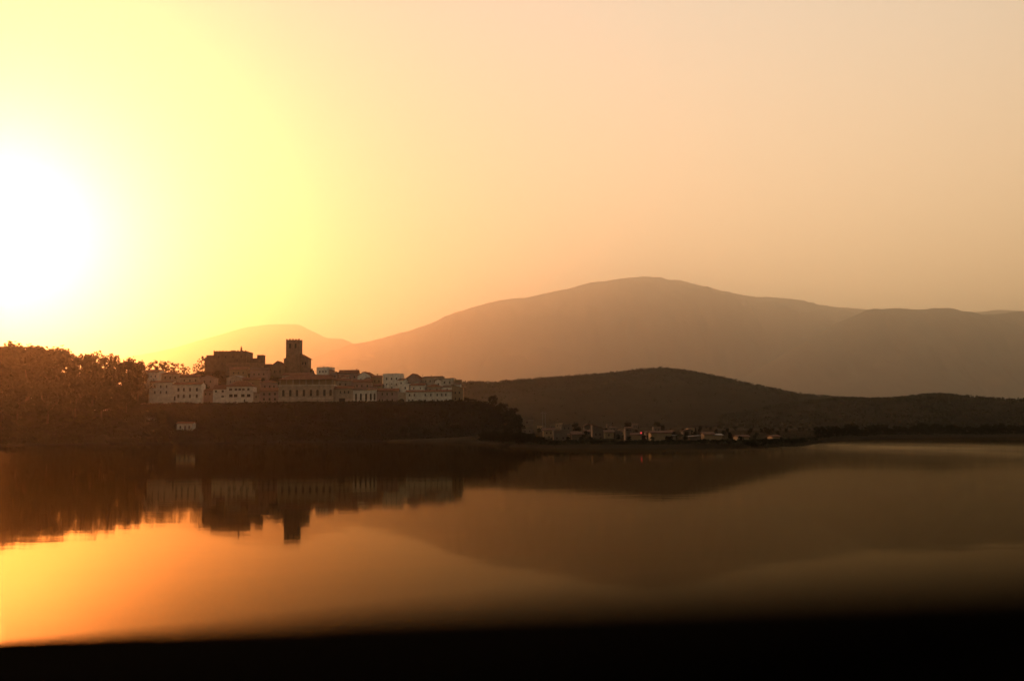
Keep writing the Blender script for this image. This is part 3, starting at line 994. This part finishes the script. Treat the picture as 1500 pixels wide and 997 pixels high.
keep = block('keep', 312.3, 360.4, 0, 22, 514, cap=0.5)
block('west_wing', 301, 312.2, 1.5, 18, 519.6)
block('west_buttress', 298, 300.9, 2.5, 14, 524.5)
block('east_step', 360.5, 364, 1, 16, 523.2)
block('east_wing', 364.1, 376, 2, 15, 525)
block('turret', 376.1, 384.6, 0.5, 9, 519.8, cap=0.4)
block('terrace', 334, 386, -6, -0.01, 532, 'stone', cap=0.3)
block('low_wing', 386.1, 395, 1, 12, 534.2)
block('parapet_block', 335.5, 340.5, 4, 9, 512.3)
for xa, xb, y0, y1, lo, hi, nm in ((364, 376.2, 1.6, 15.3, 525, 523.6, 'east_wing_roof'), (386, 395.6, 0.6, 12.4, 534.2, 532.6, 'low_wing_roof'), (300.8, 312.2, 1.2, 18.3, 519.6, 518.6, 'west_wing_roof')):
    q = MB()
    ym = (y0 + y1) / 2
    q.hexa([(XK(xa), y0, ZK(lo) + 0.004), (XK(xb), y0, ZK(lo) + 0.004), (XK(xb), y1, ZK(lo) + 0.004), (XK(xa), y1, ZK(lo) + 0.004)],
           [(XK(xa) + 0.3, ym - 0.2, ZK(hi)), (XK(xb) - 0.3, ym - 0.2, ZK(hi)), (XK(xb) - 0.3, ym + 0.2, ZK(hi)), (XK(xa) + 0.3, ym + 0.2, ZK(hi))])
    q.build(nm, M['tile2'], fort)
for k, px in enumerate((313.2, 317, 321.5, 326, 331, 344, 348, 355, 359.2)):
    q = MB()
    q.box(XK(px) - 0.5, XK(px) + 0.5, -0.2, 0.5, ZK(514) + 0.003, ZK(514) + (0.7, 0.45, 0.6)[k % 3])
    q.build('merlon', M['darkstone'], keep)
q = MB()
q.tube((XK(351.5), 3, ZK(514)), (XK(351.5), 3, ZK(510.5)), 1.0, 0.75, 8)
q.tube((XK(351.5), 3, ZK(510.5) + 0.001), (XK(351.5), 3, ZK(505.6)), 0.95, 0.05, 8)
q.build('pinnacle', M['darkstone'], fort)
for px, top in ((320, 521), (330, 521), (341, 521), (353, 521), (325, 531), (347, 526)):
    q = MB()
    q.box(XK(px) - 0.45, XK(px) + 0.45, -0.05, -0.004, ZK(top + 3), ZK(top))
    q.build('window', M['pane'], fort)

# ---- retaining wall along the hill edge
rw = MB()
for k in range(30):
    a, c = 205 + k * 16.5, 205 + (k + 1) * 16.5
    p0, p1 = P(a, 590, 771), P(c, 590, 771)
    zt = 30.6 - 0.25 * (k % 3)
    rw.box(p0.x, p1.x - 0.02, 770.2 + 0.1 * (k % 2), 771.4, 22, zt)
tag(rw.build('retaining_wall', M['darkstone']), 'long dark retaining wall under the front row of houses', 'wall')

def ground_z(x, y):
    return max(zground(x, y), zhill(x, y), zlow(x, y), ztown(x, y) if 662 < y < 1090 else -9)


def find_y(px, py, fallback):
    y = 300
    while y < 1600:
        q = P(px, py, y)
        if ground_z(q.x, y) >= q.z: return y
        y += 2
    return fallback


# ---- small buildings on the slope at the left
house('shed', 'low shed with a pale flat roof on the dark slope at the left', 138, 164, 600, 604, find_y(151, 604, 722), 8, 'shed_left', 1.6, 'cream', 'roofsheet', [(150, 602.2, 3, 2)], group=None, cat='shed', sink=1.2)
house('cottage', 'small white cottage alone on the dark slope below the town', 259, 282, 620, 630, find_y(270, 630, 702), 7, 'gable', 2.5, 'white', 'tile', rows((264, 271, 277), (625.5,), 2.6, 4.5), group=None, cat='cottage', sink=1.2)
house('shed', 'faint little shed roof between the cottage and the low shed', 216, 228, 613.5, 617, find_y(222, 617, 712), 6, 'shed_right', 1.2, 'cream', 'roofsheet', [(222, 615.5, 2, 1.8)], group=None, cat='shed', sink=1.2)

# ---- houses of the low quarter in the valley
V_ = lambda lab, x0, x1, e0, b0, Y, D=8, roof='gable', rh=3, w='cream', rm='tile2', wins=(), nm='low_house', **k: house(nm, lab, x0, x1, e0 + min(0, 646 - b0), min(b0, 646), find_y((x0 + x1) / 2, min(b0, 646), Y), D, roof, rh, {'white': 'dim', 'cream': 'dim', 'pink': 'ochre'}.get(w, w), 'tile2' if rm == 'tile' else rm, wins, group='low houses by the water', sink=1.6, **k)  # paler walls swapped for darker ones that stand in for shade
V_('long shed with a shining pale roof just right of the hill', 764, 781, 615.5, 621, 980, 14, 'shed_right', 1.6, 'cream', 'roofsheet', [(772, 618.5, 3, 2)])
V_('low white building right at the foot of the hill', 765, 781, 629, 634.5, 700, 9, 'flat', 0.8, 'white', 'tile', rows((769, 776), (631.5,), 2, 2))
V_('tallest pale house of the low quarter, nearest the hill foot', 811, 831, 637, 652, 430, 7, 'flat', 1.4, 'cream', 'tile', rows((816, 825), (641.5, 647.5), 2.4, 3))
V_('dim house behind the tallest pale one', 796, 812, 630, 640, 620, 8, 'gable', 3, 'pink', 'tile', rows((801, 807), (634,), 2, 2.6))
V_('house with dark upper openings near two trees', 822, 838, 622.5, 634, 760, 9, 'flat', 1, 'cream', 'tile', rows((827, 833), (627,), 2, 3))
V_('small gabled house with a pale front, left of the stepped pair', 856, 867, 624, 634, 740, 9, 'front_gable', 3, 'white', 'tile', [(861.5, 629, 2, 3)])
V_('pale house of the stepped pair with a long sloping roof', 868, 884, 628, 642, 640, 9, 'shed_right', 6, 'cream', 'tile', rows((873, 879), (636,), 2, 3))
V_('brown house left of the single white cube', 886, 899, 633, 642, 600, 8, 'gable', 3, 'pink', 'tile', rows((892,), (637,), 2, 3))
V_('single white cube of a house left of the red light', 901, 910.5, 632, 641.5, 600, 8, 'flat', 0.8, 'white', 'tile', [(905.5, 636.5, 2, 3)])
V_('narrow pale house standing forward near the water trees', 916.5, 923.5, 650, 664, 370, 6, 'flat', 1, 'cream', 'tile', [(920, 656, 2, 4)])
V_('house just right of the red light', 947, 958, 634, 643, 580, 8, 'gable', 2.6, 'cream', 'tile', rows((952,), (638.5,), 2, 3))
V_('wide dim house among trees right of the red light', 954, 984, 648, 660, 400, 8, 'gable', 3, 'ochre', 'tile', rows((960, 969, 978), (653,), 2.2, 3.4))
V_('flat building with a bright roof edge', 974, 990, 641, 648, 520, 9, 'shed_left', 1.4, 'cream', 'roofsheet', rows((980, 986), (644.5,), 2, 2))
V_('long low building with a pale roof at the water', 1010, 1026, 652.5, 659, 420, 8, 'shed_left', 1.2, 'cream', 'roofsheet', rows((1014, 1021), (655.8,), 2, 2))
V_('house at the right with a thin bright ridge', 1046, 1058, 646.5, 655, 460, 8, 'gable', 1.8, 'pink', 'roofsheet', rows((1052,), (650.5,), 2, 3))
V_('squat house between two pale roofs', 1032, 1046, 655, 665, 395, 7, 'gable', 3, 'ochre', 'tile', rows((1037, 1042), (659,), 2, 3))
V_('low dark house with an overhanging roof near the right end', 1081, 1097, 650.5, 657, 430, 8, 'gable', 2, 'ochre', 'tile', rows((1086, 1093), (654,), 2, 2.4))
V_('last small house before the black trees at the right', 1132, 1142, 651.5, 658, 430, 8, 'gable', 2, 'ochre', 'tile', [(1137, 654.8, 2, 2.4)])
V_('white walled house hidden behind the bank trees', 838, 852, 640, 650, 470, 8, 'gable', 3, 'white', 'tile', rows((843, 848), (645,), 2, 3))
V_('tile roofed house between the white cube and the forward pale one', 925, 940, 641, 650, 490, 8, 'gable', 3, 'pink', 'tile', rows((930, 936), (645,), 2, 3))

for _ in range(18):
    a, bs = rr_.uniform(775, 1010), rr_.uniform(625, 644)
    ww, hh = rr_.uniform(7, 12), rr_.uniform(4, 7)
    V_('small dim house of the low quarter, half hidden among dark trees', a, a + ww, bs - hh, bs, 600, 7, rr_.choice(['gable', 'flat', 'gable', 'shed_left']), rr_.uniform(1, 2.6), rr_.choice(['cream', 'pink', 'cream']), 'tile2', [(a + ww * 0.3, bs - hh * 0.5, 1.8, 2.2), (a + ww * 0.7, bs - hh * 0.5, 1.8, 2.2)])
# red signal lamp
emr = bpy.data.materials.new('red_lamp_glass')
emr.use_nodes = True
eb = emr.node_tree.nodes['Principled BSDF']
eb.inputs['Base Color'].default_value = (0.5, 0.02, 0.02, 1)
eb.inputs['Emission Color'].default_value = (1.0, 0.05, 0.06, 1)
eb.inputs['Emission Strength'].default_value = 1.0
lp = P(939, 634, 385)
lamp = empty('signal_lamp', (lp.x, lp.y, 1.2))
tag(lamp, 'small glowing red lamp on a post among the low houses', 'signal lamp')
q = MB(); q.tube((0, 0, 0), (0, 0, lp.z - 1.55), 0.12, 0.09, 8); q.build('post', M['metal'], lamp)
q = MB(); q.box(-0.45, 0.45, -0.3, 0.3, lp.z - 1.547, lp.z - 0.7); q.build('housing', M['metal'], lamp)
q = MB(); q.tube((0, -0.305, lp.z - 1.12), (0, -0.48, lp.z - 1.12), 0.32, 0.24, 12); q.build('lens', emr, lamp)

# tall poles on the valley floor
for px, top, lab in ((794.5, 602.5, 'left of the two pale poles over the valley'), (798.5, 603, 'right of the two pale poles over the valley')):
    pt = P(px, top, 1000)
    o = empty('utility_pole', (pt.x, pt.y, 3))
    tag(o, lab, 'pole', 'pale poles over the valley')
    q = MB(); q.tube((0, 0, 0), (0, 0, pt.z - 3), 0.3, 0.18, 7); q.build('mast', M['metal'], o)
    q = MB(); q.box(-1.6, 1.6, -0.12, 0.12, pt.z - 4.6, pt.z - 4.2); q.build('crossarm', M['metal'], o)

# ---- trees and bushes on slope and bank
rnd = random.Random(5)
spots = []
for k in range(120):
    px = rnd.uniform(-60, 755)
    Y = rnd.uniform(690, 758)
    x = (px - 750) / F * Y
    spots.append((x, Y))
ns = 0
for x, y in spots:
    z = ztown(x, y)
    u = U(x, y)
    if z < 0.8 or 245 < u < 295 and y < 715 or 125 < u < 235 and y < 735: continue
    h = rnd.uniform(4, 8)
    top_lim = lerp_tab(plat_tab, u) + (6 if u < 200 else -1.5)
    if z + h > top_lim: h = max(2.5, top_lim - z)
    tree('round' if h > 4.5 else 'bush', (x, y, z - 0.4), h, 'dark tree on the steep slope between the town and the water', 1.15, group='trees on the slope below the town')
    ns += 1
# bank trees, black against the water
bank = []
for k in range(74):
    px = 705 + k * 6.6 + rnd.uniform(-2, 2)
    for row in range(2):
        if row == 1 and rnd.random() < 0.2: continue
        Y = lerp_tab(shore_tab, px) + (6 if row == 0 else 30) + rnd.uniform(0, 14)
        x = (px - 750) / F * Y
        top = lerp_tab([(700, 630), (770, 634), (800, 643), (860, 647), (950, 649), (1060, 650), (1090, 647), (1120, 646), (1150, 648), (1185, 646), (1230, 643)], px) + rnd.uniform(-2, 4)
        z = zground(x, Y)
        pt = P(px, top, Y)
        h = max(1.8, min(14, pt.z - z))
        tree('round' if h > 3 else 'bush', (x, Y, z - 0.2), h, 'dark waterside tree on the low bank right of the town hill', 1.3 if h > 3 else 1.5, group='waterside trees on the low bank')
valley_trees = [(843, 619, 780), (848, 625, 730), (920, 617, 800), (925, 630, 700), (963, 617, 800), (970, 622, 780), (790, 626, 720), (888, 626, 720), (1000, 638, 560), (1025, 640, 560), (1066, 640, 540), (1100, 640, 540), (1125, 641, 540), (1152, 640, 540), (1172, 637, 560), (1186, 638, 570), (808, 624, 800), (940, 644, 480), (905, 648, 430), (990, 652, 420), (1070, 652, 420)]
for _ in range(80):
    a, b_ = rr_.uniform(772, 1180), rr_.uniform(627, 648)
    yy = find_y(a, b_, 500)
    valley_trees.append((a, b_ - rr_.uniform(3.5, 8) * (500 / yy) ** 0.3, yy))
for px, top, Y in valley_trees:
    pt = P(px, top, Y)
    z = ground_z(pt.x, pt.y)
    tree('round', (pt.x, pt.y, z - 0.3), max(2.5, pt.z - z), 'dark tree standing among the low houses of the valley', 0.95, group='trees among the low houses')
# far right shore
for k in range(46):
    px = 1200 + k * 8 + rnd.uniform(-3, 3)
    Y = lerp_tab(shore_tab, px) + rnd.uniform(14, 40)
    x = (px - 750) / F * Y
    tree('round', (x, Y, zground(x, Y) - 0.3), rnd.uniform(4, 8), 'dark tree on the far right shore of the lake', 1.3, group='trees on the far right shore')


# undergrowth and far woods: leaf clumps nobody could count
def scatter(name, label, spots, m, k=9, rngseed=3):
    rn = random.Random(rngseed)
    b = MB()
    for x, y, z, s in spots:
        for _ in range(k):
            p = Vector((x + rn.gauss(0, s * 0.45), y + rn.gauss(0, s * 0.45), z + s * (0.1 + 0.8 * rn.random())))
            q = Vector((rn.gauss(0, 1), rn.gauss(0, 1), rn.gauss(0, 1))).normalized().to_track_quat('Z', 'Y')
            r = s * rn.uniform(0.22, 0.42)
            a = rn.uniform(0, PI2)
            b.poly([p + q @ Vector((r * math.cos(a + j * PI2 / 3), r * math.sin(a + j * PI2 / 3), 0)) for j in range(3)])
    return tag(b.build(name, m), label, kind='stuff')


sp_ = []
for _ in range(9000):
    px, Y = rnd.uniform(-200, 775), rnd.uniform(676, 769)
    x = (px - 750) / F * Y
    z = ztown(x, Y)
    if z > 0.2: sp_.append((x, Y, z - 0.2, rnd.uniform(0.8, 2.0)))
for _ in range(5000):
    px, Y = rnd.uniform(180, 700), rnd.uniform(788, 860)
    x = (px - 750) / F * Y
    sp_.append((x, Y, ztown(x, Y) - 0.2, rnd.uniform(0.6, 1.5)))
tag(scatter('undergrowth', 'dark scrub covering the slopes of the town hill', sp_, M['leaf']), cat='scrub')
sp_ = []
for _ in range(7000):
    px = rnd.uniform(440, 1620)
    Y = rnd.uniform(2050, 2430) if rnd.random() < 0.6 else rnd.uniform(1600, 2400)
    x = (px - 750) / F * Y
    sp_.append((x, Y, zhill(x, Y) - 1, rnd.uniform(2.5, 6)))
for _ in range(6000):
    px = rnd.uniform(1050, 1620)
    Y = rnd.uniform(1600, 1720) if rnd.random() < 0.5 else rnd.uniform(1000, 1700)
    x = (px - 750) / F * Y
    big = lerp_tab([(1300, 1.0), (1360, 1.7), (1430, 1.0), (1465, 1.0), (1500, 1.6)], px)
    sp_.append((x, Y, zlow(x, Y) - 0.5, rnd.uniform(2.2, 5.0) * big))
tag(scatter('woodland', 'olive groves and scrub covering the far dark hills', sp_, M['leaf'], 8, 8), cat='woodland')
sp_ = []
for _ in range(5000):
    px = rnd.uniform(690, 1560)
    Y = lerp_tab(shore_tab, px) + rnd.uniform(-4, 200) * rnd.random() + 4
    x = (px - 750) / F * Y
    z = ground_z(x, Y)
    if z > 0: sp_.append((x, Y, z - 0.1, rnd.uniform(0.4, 1.1)))
tag(scatter('reeds', 'low reeds and scrub along the far water edge', sp_, M['leaf2'], 6, 9), cat='reeds')

# ------------------------------------------------------------------ foreground parapet, close to the lens and far out of focus
pl, pr = P(-60, 944, 5.0), P(1760, 776, 0.29)
d = (pr - pl)
dirx = Vector((d.x, d.y, 0)).normalized()
back = Vector((dirx.y, -dirx.x, 0))
if back.y > 0: back = -back
rn = random.Random(2)
wallo = empty('stone_parapet', ((pl.x + pr.x) / 2, (pl.y + pr.y) / 2, 0))
tag(wallo, 'black out of focus stone parapet along the bottom edge of the picture', 'parapet')
org = wallo.location
N = 9
for k in range(N):
    a, c = pl.lerp(pr, k / N), pl.lerp(pr, (k + 1) / N - 0.0015)
    j = rn.uniform(-0.002, 0.002)
    b = MB()
    th = 0.16
    q0, q1 = a - org, c - org
    e = 0.02
    up = Vector((0, 0, j))
    o1, o2 = back * 0.42, back * 0.42
    bot = [q0 - Vector((0, 0, th)), q1 - Vector((0, 0, th)), q1 + o2 - Vector((0, 0, th)), q0 + o1 - Vector((0, 0, th))]
    mid = [q0 - Vector((0, 0, e)), q1 - Vector((0, 0, e)), q1 + o2 - Vector((0, 0, e)), q0 + o1 - Vector((0, 0, e))]
    top = [q0 + back * e + up, q1 + back * e + up, q1 + o2 - back * e + up, q0 + o1 - back * e + up]
    b.hexa([p.copy() for p in bot], mid)
    b.hexa([p + Vector((0, 0, 0.0005)) for p in mid], top)
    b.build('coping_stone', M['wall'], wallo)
b = MB()
q0, q1 = pl - org, pr - org
tt = Vector((0, 0, 0.163))
i1, i2 = back * 0.05, back * 0.37
lowz = lambda v: Vector((v.x, v.y, 3.0))
b.hexa([lowz(q0 + i1), lowz(q1 + i1), lowz(q1 + i2), lowz(q0 + i2)], [q0 + i1 - tt, q1 + i1 - tt, q1 + i2 - tt, q0 + i2 - tt])
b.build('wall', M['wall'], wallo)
# the terrace the photographer stands on
b = MB()
b.box(-9, 9, -9, 6, -3.5, 3.9)
b2 = b
tag(b.build('terrace', M['darkstone']), 'dark stone terrace under the parapet', kind='structure')

# ------------------------------------------------------------------ haze: one closed box of even air
hz = MB()
hz.box(-28000, 28000, -300, 45000, -5.2, 4900)
hm = bpy.data.materials.new('haze_air')
hm.use_nodes = True
ht = hm.node_tree
ht.nodes.clear()
pv = nd(ht, 'ShaderNodeVolumePrincipled')
pv.inputs['Color'].default_value = (1.0, 0.96, 0.82, 1)
pv.inputs['Density'].default_value = 0.000058
pv.inputs['Anisotropy'].default_value = 0.90
ho = nd(ht, 'ShaderNodeOutputMaterial')
ht.links.new(pv.outputs[0], ho.inputs['Volume'])
tag(hz.build('haze', hm), 'warm evening haze filling the valley', kind='stuff')
